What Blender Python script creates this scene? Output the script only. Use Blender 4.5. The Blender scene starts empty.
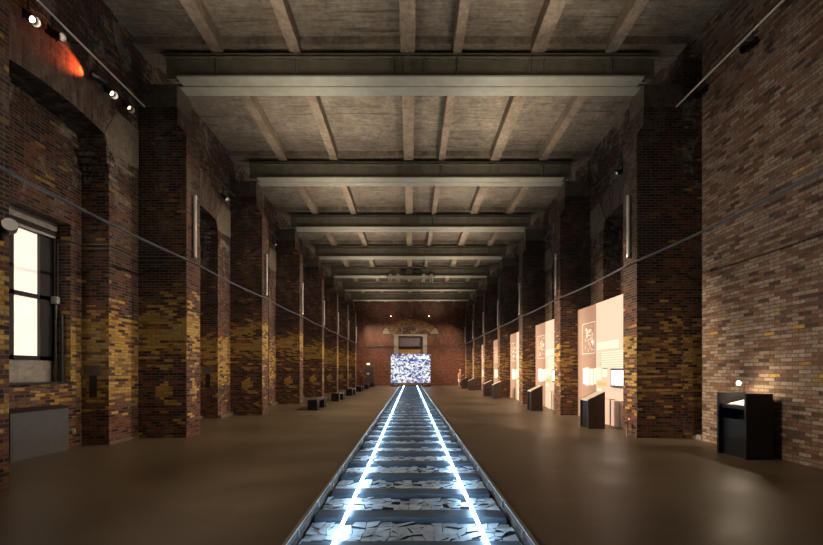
import bpy, bmesh, math, random
from mathutils import Vector, Matrix
random.seed(7)
C = bpy.context.scene
COL = C.collection
PI = math.pi

# ------------------------------------------------------------------ camera, world, exposure
cam_data = bpy.data.cameras.new('camera')
cam = bpy.data.objects.new('camera', cam_data); COL.objects.link(cam)
cam.location = (0.0, 0.0, 1.7); cam.rotation_euler = (PI/2, 0, 0)
cam_data.sensor_width = 36; cam_data.lens = 400/823*36
cam_data.shift_y = 98.5/823; cam_data.shift_x = 1.0/823
cam_data.clip_start = 0.05; cam_data.clip_end = 300
C.camera = cam
world = bpy.data.worlds.new('world'); C.world = world; world.use_nodes = True
bg = world.node_tree.nodes['Background']
bg.inputs[0].default_value = (1.0, 0.86, 0.70, 1); bg.inputs[1].default_value = 0.035
C.view_settings.view_transform = 'Standard'; C.view_settings.look = 'None'
C.view_settings.exposure = 0; C.view_settings.gamma = 1; C.view_settings.use_curve_mapping = False

K_SPOT_LEFT = 8600     # watts, spotlights on the left rail aimed across at the info walls
K_SPOT_RIGHT = 3600
K_UP = 78
def area(name, loc, rot, sx, sy, watts, color):
    l = bpy.data.lights.new(name, 'AREA'); l.shape = 'RECTANGLE'; l.size = sx; l.size_y = sy
    l.energy = watts; l.color = color; l.spread = math.radians(115)
    o = bpy.data.objects.new(name, l); COL.objects.link(o); o.location = loc; o.rotation_euler = rot
    return o
# added fill lamps without fixtures, washing the concrete soffit, one pair per bay
for b in range(0, 9):
    for s in (-1, 1):
        area('soffit_fill', (s*2.7, 7.6+5.2*(b-1)+0.0, 6.2), (PI, 0, 0), 1.6, 1.6, K_UP*(0.7 if b < 2 else 1), (1.0, 0.90, 0.72))

# ------------------------------------------------------------------ dimensions
W = 5.70; WR = 5.76; WALL = 6.93; NICHE = 7.56; TOP = 10.05
P0 = 10.18; BAY = 5.2; NP = 7; PT = 0.65; END = P0+BAY*7
piers = [P0+BAY*k for k in range(-1, NP)]; piers[0] += .05       # near faces of piers
ORD = ['nearest','second','third','fourth','fifth','sixth','seventh','eighth','ninth','tenth']
ONES = ['','first','second','third','fourth','fifth','sixth','seventh','eighth','ninth','tenth','eleventh','twelfth','thirteenth','fourteenth','fifteenth','sixteenth','seventeenth','eighteenth','nineteenth']
def ordinal(n):
    if n < 20: return ONES[n]
    t = {2:'twent',3:'thirt',4:'fort',5:'fift'}[n//10]
    return t+'ieth' if n % 10 == 0 else t+'y-'+ONES[n % 10]

# ------------------------------------------------------------------ materials
def new_mat(name):
    m = bpy.data.materials.new(name); m.use_nodes = True
    nt = m.node_tree; return m, nt, nt.nodes['Principled BSDF']
def nd(nt, t, **kw):
    n = nt.nodes.new(t)
    for k, v in kw.items(): setattr(n, k, v)
    return n
def ramp(nt, src, stops, interp='LINEAR'):
    r = nd(nt, 'ShaderNodeValToRGB'); r.color_ramp.interpolation = interp
    e = r.color_ramp.elements
    while len(e) < len(stops): e.new(0.5)
    for el, (p, c) in zip(e, stops):
        el.position = p; el.color = (c, c, c, 1) if isinstance(c, (int, float)) else (*c, 1)
    nt.links.new(src, r.inputs[0]); return r.outputs[0]
def mth(nt, op, a, b=None, clamp=False):
    n = nd(nt, 'ShaderNodeMath', operation=op); n.use_clamp = clamp
    for i, v in enumerate((a, b)):
        if v is None: continue
        if isinstance(v, (int, float)): n.inputs[i].default_value = v
        else: nt.links.new(v, n.inputs[i])
    return n.outputs[0]
def mixc(nt, f, a, b, mode='MIX'):
    n = nd(nt, 'ShaderNodeMix', data_type='RGBA', blend_type=mode)
    for i, v in ((0, f), (6, a), (7, b)):
        if isinstance(v, (int, float)): n.inputs[i].default_value = v
        elif isinstance(v, tuple): n.inputs[i].default_value = (*v, 1)
        else: nt.links.new(v, n.inputs[i])
    return n.outputs[2]
def noise(nt, vec, scale, detail=4, rough=0.6, dist=0.0):
    n = nd(nt, 'ShaderNodeTexNoise'); n.inputs['Scale'].default_value = scale
    n.inputs['Detail'].default_value = detail; n.inputs['Roughness'].default_value = rough
    n.inputs['Distortion'].default_value = dist
    if vec is not None: nt.links.new(vec, n.inputs['Vector'])
    return n.outputs[0]
def scaled(nt, vec, s, off=(0, 0, 0)):
    n = nd(nt, 'ShaderNodeMapping'); n.inputs['Scale'].default_value = s; n.inputs['Location'].default_value = off
    nt.links.new(vec, n.inputs[0]); return n.outputs[0]
def bump(nt, bsdf, h, strength, dist=0.01):
    b = nd(nt, 'ShaderNodeBump'); b.inputs['Strength'].default_value = strength; b.inputs['Distance'].default_value = dist
    nt.links.new(h, b.inputs['Height']); nt.links.new(b.outputs[0], bsdf.inputs['Normal'])

RED = [(0.0, (.022, .014, .015)), (.22, (.045, .022, .018)), (.4, (.11, .038, .022)), (.7, (.17, .06, .03)), (.9, (.22, .09, .045)), (1.0, (.13, .09, .065))]
PALE = [(0.0, (.07, .045, .035)), (.12, (.14, .08, .055)), (.3, (.24, .12, .07)), (.55, (.27, .19, .13)), (.8, (.34, .26, .18)), (1.0, (.42, .34, .26))]
END_ = [(0.0, (.11, .035, .022)), (.3, (.19, .06, .033)), (.6, (.26, .085, .045)), (1.0, (.30, .14, .085))]
OCH = [(0.0, (.16, .08, .03)), (.15, (.36, .19, .04)), (.5, (.54, .32, .06)), (.8, (.66, .42, .09)), (1.0, (.42, .29, .13))]
def brick_mat(name, pal, yellow=0.9, ztop=3.7, zbot=1.0, wash=0.35, darken=0.4, mortar=(.15, .12, .09), bw=.22, rh=.069, seed=0.0, diamond=False):
    m, nt, bs = new_mat(name)
    uv = nd(nt, 'ShaderNodeTexCoord').outputs['UV']
    pos = nd(nt, 'ShaderNodeNewGeometry').outputs['Position']
    def bt(off):
        t = nd(nt, 'ShaderNodeTexBrick'); t.offset = 0.5
        t.inputs['Color1'].default_value = (0, 0, 0, 1); t.inputs['Color2'].default_value = (1, 1, 1, 1)
        t.inputs['Mortar'].default_value = (.5, .5, .5, 1); t.inputs['Scale'].default_value = 1
        t.inputs['Mortar Size'].default_value = .0075; t.inputs['Mortar Smooth'].default_value = .3
        t.inputs['Bias'].default_value = 0; t.inputs['Brick Width'].default_value = bw; t.inputs['Row Height'].default_value = rh
        nt.links.new(scaled(nt, uv, (1, 1, 1), off), t.inputs[0]); return t
    t1 = bt((seed, 0, 0)); t2 = bt((seed+bw*14, rh*38, 0))
    r1 = t1.outputs['Color']; r2 = t2.outputs['Color']; mort = t1.outputs['Fac']
    base = ramp(nt, r1, pal)
    sep = nd(nt, 'ShaderNodeSeparateXYZ'); nt.links.new(pos, sep.inputs[0]); z = sep.outputs[2]
    if yellow > 0:
        nz = noise(nt, scaled(nt, pos, (.5, .5, 1.6)), 1.0, 3, .6)
        nb = noise(nt, scaled(nt, pos, (.12, .12, 1.9)), 1.0, 2, .5)
        up = mth(nt, 'MULTIPLY', mth(nt, 'SUBTRACT', mth(nt, 'ADD', ztop-.6, mth(nt, 'MULTIPLY', nz, 1.4)), z), 1.6, True)
        lo = mth(nt, 'MULTIPLY', mth(nt, 'SUBTRACT', z, mth(nt, 'ADD', zbot-.5, nz)), 1.2, True)
        pb = ramp(nt, nb, [(.33, .15), (.52, .9)])
        p = mth(nt, 'MULTIPLY', mth(nt, 'MULTIPLY', up, lo), mth(nt, 'MULTIPLY', pb, yellow))
        p = mth(nt, 'ADD', p, mth(nt, 'MULTIPLY', 0.035*yellow, ramp(nt, z, [(.0, 1.0), (1.0, 1.0)])))
        if diamond:                                    # laid diamond pattern of yellow headers low on the piers
            su = nd(nt, 'ShaderNodeSeparateXYZ'); nt.links.new(uv, su.inputs[0])
            uq = mth(nt, 'MULTIPLY', mth(nt, 'FLOOR', mth(nt, 'MULTIPLY', su.outputs[0], 1/(bw/2))), bw/2)
            zq = mth(nt, 'MULTIPLY', mth(nt, 'FLOOR', mth(nt, 'MULTIPLY', su.outputs[1], 1/rh)), rh)
            du = mth(nt, 'MULTIPLY', mth(nt, 'ABSOLUTE', mth(nt, 'SUBTRACT', mth(nt, 'FRACT', mth(nt, 'MULTIPLY', mth(nt, 'ADD', uq, 6.915), 1/1.2)), .5)), 1.2)
            dz = mth(nt, 'MULTIPLY', mth(nt, 'ABSOLUTE', mth(nt, 'SUBTRACT', mth(nt, 'FRACT', mth(nt, 'MULTIPLY', zq, 1/.76)), .5)), .76)
            inside = mth(nt, 'LESS_THAN', mth(nt, 'ADD', du, mth(nt, 'MULTIPLY', dz, .85)), .27)
            band = mth(nt, 'MULTIPLY', mth(nt, 'GREATER_THAN', z, .62), mth(nt, 'LESS_THAN', z, 1.86))
            p = mth(nt, 'ADD', p, mth(nt, 'MULTIPLY', mth(nt, 'MULTIPLY', inside, band), .75))
        isy = mth(nt, 'LESS_THAN', r2, p)
        base = mixc(nt, isy, base, ramp(nt, r1, OCH))
    if darken > 0:  # near-black noise patches, much stronger on the upper wall
        s = noise(nt, scaled(nt, pos, (.6, .6, .35), (5, 3, 1)), 1.0, 5, .6)
        hs = ramp(nt, mth(nt, 'MULTIPLY', z, .1), [(0.0, .1), (.33, .3), (.42, 1.0), (1.0, 1.0)])
        base = mixc(nt, mth(nt, 'MULTIPLY', mth(nt, 'MULTIPLY', ramp(nt, s, [(.35, 1.0), (.62, .25)]), hs), darken), base, (.018, .013, .011))
    # white lime wash / efflorescence patches with a shape of their own
    if wash > 0:
        w = mth(nt, 'ADD', noise(nt, scaled(nt, pos, (1.3, 1.3, .8)), 1.0, 9, .78, .8), mth(nt, 'MULTIPLY', mth(nt, 'SUBTRACT', r2, .5), .10))
        hi = ramp(nt, mth(nt, 'MULTIPLY', z, .1), [(0.0, .75), (.06, .25), (.42, .10), (.62, 1.0), (1.0, 1.0)])
        wm = mth(nt, 'MULTIPLY', mth(nt, 'MULTIPLY', ramp(nt, w, [(.50, 0.0), (.60, 1.0)]), hi), wash, True)
        base = mixc(nt, wm, base, ramp(nt, noise(nt, pos, 7, 4, .7), [(.3, (.16, .13, .10)), (.7, (.42, .37, .30))]))
    fine = noise(nt, scaled(nt, pos, (1, 1, 1)), 26, 4, .75)
    base = mixc(nt, .75, base, ramp(nt, fine, [(.3, .25), (.7, 1.25)]), 'MULTIPLY')
    base = mixc(nt, mth(nt, 'MULTIPLY', mort, .85), base, mortar)
    nt.links.new(base, bs.inputs['Base Color']); bs.inputs['Roughness'].default_value = .8
    bs.inputs['Specular IOR Level'].default_value = .3
    h = mth(nt, 'ADD', mth(nt, 'MULTIPLY', mort, -1.0), mth(nt, 'MULTIPLY', fine, .5))
    bump(nt, bs, h, .8, .012)
    return m
def concrete_mat(name, c0, c1, scale=(1, 1, 1), board=0.0, stain=.5, rough=.85):
    m, nt, bs = new_mat(name)
    pos = nd(nt, 'ShaderNodeNewGeometry').outputs['Position']
    v = scaled(nt, pos, scale)
    n1 = noise(nt, v, .9, 8, .68, .3); n2 = noise(nt, v, 9, 4, .7)
    c = mixc(nt, ramp(nt, n1, [(.32, 0.0), (.68, 1.0)]), c0, c1)
    c = mixc(nt, .7, c, ramp(nt, n2, [(.3, .35), (.7, 1.2)]), 'MULTIPLY')
    if board:
        nb = noise(nt, scaled(nt, pos, (.35, 7.5, 1)), 1.0, 3, .7)
        c = mixc(nt, mth(nt, 'MULTIPLY', ramp(nt, nb, [(.56, 0.0), (.66, 1.0)]), board), c, (.07, .052, .038))
        nr = noise(nt, scaled(nt, pos, (.9, .25, 1), (3, 7, 0)), 1.0, 4, .7)
        c = mixc(nt, mth(nt, 'MULTIPLY', ramp(nt, nr, [(.5, 0.0), (.66, 1.0)]), board*.6), c, (.20, .12, .08))
    if board:
        n5 = noise(nt, scaled(nt, pos, (1.6, 16, 1), (1, 9, 0)), 1.0, 5, .75)
        c = mixc(nt, .8, c, ramp(nt, n5, [(.32, .45), (.5, .95), (.68, 1.35)]), 'MULTIPLY')
    if stain:
        st = noise(nt, v, .55, 6, .75, 1.2)
        c = mixc(nt, mth(nt, 'MULTIPLY', ramp(nt, st, [(.56, 0.0), (.64, 1.0)]), stain), c, tuple(x*.35 for x in c0))
    nt.links.new(c, bs.inputs['Base Color']); bs.inputs['Roughness'].default_value = rough
    bump(nt, bs, n2, .5, .01)
    return m
def plain(name, col, rough=.5, metal=0.0, var=.15, spec=.5, scale=6):
    m, nt, bs = new_mat(name)
    pos = nd(nt, 'ShaderNodeTexCoord').outputs['Object']
    n = noise(nt, pos, scale, 4, .6)
    c = mixc(nt, ramp(nt, n, [(.3, 0.0), (.7, 1.0)]), tuple(x*(1-var) for x in col), tuple(min(1, x*(1+var)) for x in col))
    nt.links.new(c, bs.inputs['Base Color'])
    bs.inputs['Roughness'].default_value = rough; bs.inputs['Metallic'].default_value = metal
    bs.inputs['Specular IOR Level'].default_value = spec
    return m
def emit(name, col, strength):
    m, nt, bs = new_mat(name); bs.inputs['Base Color'].default_value = (*col, 1)
    bs.inputs['Emission Color'].default_value = (*col, 1); bs.inputs['Emission Strength'].default_value = strength
    return m

M = {}
M['pier_l'] = brick_mat('mottled_brick', RED, .95, 3.7, 1.7, .35, .9, diamond=True)
M['pier_r'] = brick_mat('dark_mottled_brick', RED, .55, 3.3, .5, .3, .95, seed=1.25)
M['wall'] = brick_mat('patchy_dark_brick', RED, .95, 3.2, .7, 1.0, .85, seed=2.5)
M['wall_pale'] = brick_mat('pale_brown_brick', PALE, .05, 3.0, .9, .35, .3, mortar=(.075, .058, .045), bw=.24, rh=.075, seed=3.6)
M['wall_end'] = brick_mat('red_brick', END_, .02, 3.0, 1.0, .35, .75, mortar=(.15, .075, .05), seed=.5)
M['arch'] = brick_mat('arch_brick', [(0, (.09, .06, .045)), (.5, (.15, .10, .07)), (1, (.22, .16, .12))], 0, wash=.35, darken=.1, bw=.075*3.2, rh=.09)
M['arch_yellow'] = brick_mat('yellow_arch_brick', [(0, (.12, .05, .03)), (.4, (.22, .12, .05)), (1, (.34, .22, .08))], 0, wash=.1, darken=.1, bw=.25, rh=.12)
M['ceiling'] = concrete_mat('board_marked_concrete', (.17, .13, .095), (.31, .25, .185), board=.8, stain=.5)
M['rib'] = concrete_mat('rib_concrete', (.19, .135, .09), (.34, .255, .18), scale=(1, 1, 1), stain=.3)
M['stone'] = concrete_mat('cap_stone', (.09, .07, .05), (.20, .16, .115), stain=.35)
M['skew'] = concrete_mat('pale_skewback_stone', (.15, .125, .09), (.30, .25, .185), stain=.35)
M['sill'] = concrete_mat('grey_concrete', (.20, .18, .15), (.38, .34, .28), stain=.4)
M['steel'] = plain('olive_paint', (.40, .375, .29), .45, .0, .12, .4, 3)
M['steel_shaded'] = plain('olive_paint_shaded', (.15, .132, .098), .55, .0, .2, .35, 3)  # same olive paint; the unlit webs' shade is put into the colour
M['black'] = plain('black_lacquer', (.012, .012, .014), .35, 0, .2)
M['anthracite'] = plain('anthracite_metal', (.02, .022, .027), .38, .3, .15)
M['cabinet'] = plain('grey_cabinet_paint', (.085, .088, .092), .5, .1, .1)
M['cabinet_top'] = plain('dark_cabinet_top', (.022, .018, .016), .6, .0, .2)
M['podium'] = plain('brown_grey_metal', (.10, .072, .058), .36, .35, .12)
M['podium_top'] = plain('pale_reading_board', (.62, .52, .42), .5)
M['tube'] = plain('frosted_tube', (.42, .41, .39), .4)
M['chrome'] = plain('galvanised_metal', (.45, .44, .42), .35, .8)
M['conduit'] = plain('painted_conduit', (.16, .15, .13), .4, .5)
M['cable'] = plain('grey_cable', (.10, .105, .12), .35, .3)
M['frame'] = plain('dark_window_frame', (.016, .014, .013), .5)
M['lens'] = emit('lit_lens', (1.0, .82, .6), 14)
M['lens_soft'] = emit('dim_lens', (1.0, .7, .45), 2.2)
M['lens_red'] = emit('red_lens', (1.0, .12, .04), 3)
M['door'] = plain('dark_brown_door', (.07, .052, .055), .45)
M['door_frame'] = plain('rust_door_frame', (.19, .085, .06), .6)
M['yellow'] = plain('yellow_sign', (.75, .42, .03), .5)
M['exit'] = emit('exit_sign_green', (.55, .85, .40), .9)
M['exit_white'] = emit('exit_sign_white', (1, 1, .85), 2.2)
M['shutter'] = plain('plum_grey_shutter', (.11, .088, .10), .6)
M['board_a'] = plain('dimmed_beige_board', (.36, .245, .19), .7, 0, .03, .2)  # beige-brown; weaker light on the map third is painted into this colour
M['board_b'] = plain('cream_board', (.76, .61, .54), .7, 0, .02, .2)
M['print'] = plain('white_print', (.92, .88, .80), .7, 0, .02, .2)
M['print_y'] = plain('mustard_print', (.72, .52, .22), .7, 0, .05, .2)
M['display'] = emit('monitor_glow', (.82, .92, 1.0), 1.6)
M['tray'] = plain('white_tray', (.85, .8, .74), .4)
M['led'] = emit('led_line', (.56, .79, 1.0), 27)
M['sleeper'] = concrete_mat('weathered_timber', (.055, .08, .115), (.13, .175, .23), scale=(.6, 6, 6), stain=.3, rough=.55)
M['shard'] = plain('broken_slate_shard', (.55, .62, .68), .45, 0, .35, .5, 5)
M['bed'] = plain('dark_bed', (.03, .035, .04), .8)
M['skin'] = plain('skin', (.55, .30, .20), .6, 0, .05, .3)
M['shirt'] = plain('salmon_shirt', (.72, .33, .22), .8, 0, .1, .2)
M['shorts'] = plain('white_shorts', (.85, .80, .72), .8, 0, .05, .2)
M['hair'] = plain('pale_grey_hair', (.62, .52, .45), .7, 0, .2, .2)
M['shoe'] = plain('tan_shoe', (.25, .15, .09), .6)
M['paper'] = plain('salmon_leaflet', (.8, .45, .35), .6)

def mat_window():
    m, nt, bs = new_mat('backlit_blind')
    uv = nd(nt, 'ShaderNodeTexCoord').outputs['UV']
    sep = nd(nt, 'ShaderNodeSeparateXYZ'); nt.links.new(uv, sep.inputs[0])
    n = noise(nt, scaled(nt, uv, (.8, 9, 1)), 1, 3, .6)
    c = ramp(nt, n, [(.3, (1.0, .84, .68)), (.7, (1.0, .91, .80))])
    nt.links.new(c, bs.inputs['Emission Color']); nt.links.new(c, bs.inputs['Base Color'])
    bs.inputs['Emission Strength'].default_value = .8
    return m
M['blind'] = mat_window()
def mat_screen():
    m, nt, bs = new_mat('led_mosaic')
    uv = nd(nt, 'ShaderNodeTexCoord').outputs['UV']
    v = nd(nt, 'ShaderNodeTexVoronoi'); v.inputs['Scale'].default_value = 5.5
    w = noise(nt, uv, 2.0, 3, .6)
    nt.links.new(scaled(nt, uv, (1, 1.25, 1)), v.inputs['Vector'])
    sepc = nd(nt, 'ShaderNodeSeparateColor'); nt.links.new(v.outputs['Color'], sepc.inputs[0])
    c = ramp(nt, sepc.outputs[0], [(0, (.02, .03, .12)), (.2, (.06, .08, .35)), (.32, (.30, .36, .75)), (.45, (.75, .80, 1)), (.6, (1, 1, 1)), (1, (1, 1, 1))])
    v2 = nd(nt, 'ShaderNodeTexVoronoi'); v2.inputs['Scale'].default_value = 8; nt.links.new(uv, v2.inputs['Vector'])
    s2 = nd(nt, 'ShaderNodeSeparateColor'); nt.links.new(v2.outputs['Color'], s2.inputs[0])
    warm = mixc(nt, mth(nt, 'GREATER_THAN', s2.outputs[1], .84), c, (.06, .06, .09))
    big = noise(nt, scaled(nt, uv, (.75, 1.0, 1), (.3, .9, 0)), 1, 2, .5)
    c2 = mixc(nt, ramp(nt, big, [(.34, .85), (.42, 0.0)]), warm, (.14, .18, .52))
    c3 = mixc(nt, ramp(nt, big, [(.60, 0.0), (.68, .7)]), c2, (.95, .96, 1))
    nt.links.new(c3, bs.inputs['Emission Color']); bs.inputs['Base Color'].default_value = (.02, .02, .02, 1)
    bs.inputs['Emission Strength'].default_value = .95
    return m
M['screen'] = mat_screen()
def mat_floor():
    m, nt, bs = new_mat('worn_brown_concrete_floor')
    pos = nd(nt, 'ShaderNodeNewGeometry').outputs['Position']
    n1 = noise(nt, scaled(nt, pos, (.35, .6, 1)), 1, 7, .62, .8); n2 = noise(nt, pos, 14, 4, .7)
    n3 = noise(nt, scaled(nt, pos, (.5, 2.4, 1), (4, 2, 0)), 1, 6, .7, .5)
    c = mixc(nt, ramp(nt, n1, [(.3, 0.0), (.7, 1.0)]), (.088, .065, .038), (.145, .110, .070))
    c = mixc(nt, mth(nt, 'MULTIPLY', ramp(nt, n3, [(.55, 0.0), (.72, 1.0)]), .35), c, (.20, .15, .105))
    c = mixc(nt, .35, c, ramp(nt, n2, [(.3, .5), (.7, 1.0)]), 'MULTIPLY')
    nt.links.new(c, bs.inputs['Base Color'])
    nt.links.new(ramp(nt, n1, [(.3, .34), (.7, .52)]), bs.inputs['Roughness'])
    bs.inputs['Specular IOR Level'].default_value = .38
    bump(nt, bs, n2, .25, .004)
    return m
M['floor'] = mat_floor()
def mat_glass():
    m = bpy.data.materials.new('cover_glass'); m.use_nodes = True; nt = m.node_tree
    nt.nodes.remove(nt.nodes['Principled BSDF']); out = nt.nodes['Material Output']
    tr = nd(nt, 'ShaderNodeBsdfTransparent'); tr.inputs[0].default_value = (.93, .97, 1, 1)
    gl = nd(nt, 'ShaderNodeBsdfGlossy'); gl.inputs['Roughness'].default_value = .06
    mx = nd(nt, 'ShaderNodeMixShader'); mx.inputs[0].default_value = .02      # anti-reflex coated
    nt.links.new(tr.outputs[0], mx.inputs[1]); nt.links.new(gl.outputs[0], mx.inputs[2])
    nt.links.new(mx.outputs[0], out.inputs[0]); return m
M['glass'] = mat_glass()

# ------------------------------------------------------------------ mesh helpers
class MB:
    def __init__(self): self.v = []; self.f = []
    def add(self, vs, fs):
        n = len(self.v); self.v += [tuple(p) for p in vs]; self.f += [tuple(i+n for i in q) for q in fs]; return self
    def box(self, x0, x1, y0, y1, z0, z1):
        x0, x1 = min(x0, x1), max(x0, x1); y0, y1 = min(y0, y1), max(y0, y1)
        v = [(x, y, z) for x in (x0, x1) for y in (y0, y1) for z in (z0, z1)]
        return self.add(v, [(0, 1, 3, 2), (4, 6, 7, 5), (0, 4, 5, 1), (2, 3, 7, 6), (0, 2, 6, 4), (1, 5, 7, 3)])
    def prism_x(self, pts, x0, x1):      # polygon in (y, z) extruded along x
        n = len(pts); v = [(x0, y, z) for y, z in pts]+[(x1, y, z) for y, z in pts]
        return self.add(v, [tuple(range(n)), tuple(range(2*n-1, n-1, -1))]+[(i, i+n, (i+1) % n+n, (i+1) % n) for i in range(n)])
    def prism_y(self, pts, y0, y1):
        n = len(pts); v = [(x, y0, z) for x, z in pts]+[(x, y1, z) for x, z in pts]
        return self.add(v, [tuple(range(n)), tuple(range(2*n-1, n-1, -1))]+[(i, i+n, (i+1) % n+n, (i+1) % n) for i in range(n)])
    def cyl(self, a, b, r, r2=None, n=12, caps=True):
        a, b = Vector(a), Vector(b); d = (b-a).normalized(); r2 = r if r2 is None else r2
        u = d.orthogonal().normalized(); w = d.cross(u)
        v = []
        for c, rr in ((a, r), (b, r2)):
            for i in range(n):
                t = 2*PI*i/n; v.append(c+(u*math.cos(t)+w*math.sin(t))*rr)
        f = [(i, (i+1) % n, (i+1) % n+n, i+n) for i in range(n)]
        if caps: f += [tuple(range(n-1, -1, -1)), tuple(range(n, 2*n))]
        return self.add(v, f)
    def tube(self, pts, r, n=8):
        pts = [Vector(p) for p in pts]; v = []; N = len(pts)
        for k, p in enumerate(pts):
            d = (pts[min(k+1, N-1)]-pts[max(k-1, 0)]).normalized()
            up = Vector((0, 0, 1)) if abs(d.z) < .9 else Vector((1, 0, 0))
            u = d.cross(up).normalized(); w = u.cross(d)
            for i in range(n):
                t = 2*PI*i/n; v.append(p+(u*math.cos(t)+w*math.sin(t))*r)
        f = [(k*n+i, k*n+(i+1) % n, (k+1)*n+(i+1) % n, (k+1)*n+i) for k in range(N-1) for i in range(n)]
        f += [tuple(range(n-1, -1, -1)), tuple(range((N-1)*n, N*n))]
        return self.add(v, f)
def off_of(o):
    t = Vector((0, 0, 0))
    while o: t += Vector(o.location); o = o.parent
    return t
def build(name, mb, mat, parent=None, smooth=False, bevel=0, recalc=True, uv='world'):
    me = bpy.data.meshes.new(name)
    T = off_of(parent)
    me.from_pydata(mb.v, [], mb.f)
    if recalc:
        bm = bmesh.new(); bm.from_mesh(me); bmesh.ops.recalc_face_normals(bm, faces=bm.faces); bm.to_mesh(me); bm.free()
    if uv == 'world':
        lay = me.uv_layers.new(name='UVMap')
        for p in me.polygons:
            n = p.normal
            ax = 0 if abs(n.x) >= max(abs(n.y), abs(n.z)) else (1 if abs(n.y) >= abs(n.z) else 2)
            for li in p.loop_indices:
                c = me.vertices[me.loops[li].vertex_index].co
                lay.data[li].uv = (c.y, c.z) if ax == 0 else ((c.x, c.z) if ax == 1 else (c.x, c.y))
    if T.length: me.transform(Matrix.Translation(-T))
    me.materials.append(mat)
    if smooth:
        for p in me.polygons: p.use_smooth = True
    o = bpy.data.objects.new(name, me); COL.objects.link(o)
    if parent: o.parent = parent
    if bevel:
        b = o.modifiers.new('bevel', 'BEVEL'); b.width = bevel; b.segments = 2; b.limit_method = 'ANGLE'
    return o
def build_split(name, mb, mat, parent=None, **k):     # one part per separate piece
    par = list(range(len(mb.v)))
    def find(i):
        while par[i] != i: par[i] = par[par[i]]; i = par[i]
        return i
    for f in mb.f:
        for j in f[1:]: par[find(j)] = find(f[0])
    groups = {}
    for f in mb.f: groups.setdefault(find(f[0]), []).append(f)
    out = []
    for fs in groups.values():
        ids = sorted({i for f in fs for i in f}); mp = {i: n for n, i in enumerate(ids)}
        m2 = MB(); m2.v = [mb.v[i] for i in ids]; m2.f = [tuple(mp[i] for i in f) for f in fs]
        out.append(build(name, m2, mat, parent, **k))
    return out
def tag(o, label, cat, group=None):
    o['label'] = label; o['category'] = cat
    if group: o['group'] = group
    return o
def struct(name, mb, mat, **k):
    o = build(name, mb, mat, **k); o['kind'] = 'structure'; return o
def thing(name, loc, label, cat, group=None):
    o = bpy.data.objects.new(name, None); COL.objects.link(o); o.location = loc; o.empty_display_size = .1
    return tag(o, label, cat, group)
def copy_tree(o, parent=None):
    c = o.copy(); COL.objects.link(c)
    if parent: c.parent = parent
    for ch in list(o.children): copy_tree(ch, c)
    return c

# ------------------------------------------------------------------ setting: floor, ceiling, walls
struct('floor', MB().box(-8.6, 8.6, -4, END+.6, -.2, 0), M['floor'])
mb = MB().box(-8.6, 8.6, -4, END+.6, TOP, TOP+.3)
for p in piers+[END]:                                  # shallow haunch over each girder
    mb.box(-WALL, WALL, p-.2, min(p+.6, END), 9.86, TOP)
ceiling = struct('ceiling', mb, M['ceiling'])
RIBX = [(-4.85, .35), (-2.9, .33), (-.07, .42), (1.18, .27), (3.2, .42), (5.03, .33)]
bays = [(p+.6, p+BAY-.35) for p in piers]+[(-4.0, piers[0]-.35)]
for y0, y1 in bays:
    for x, w in RIBX:
        build('rib', MB().box(x-w*.43, x+w*.43, y0-.18, y1+.18, 9.70, TOP+.02), M['rib'], ceiling, bevel=.015)

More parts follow.
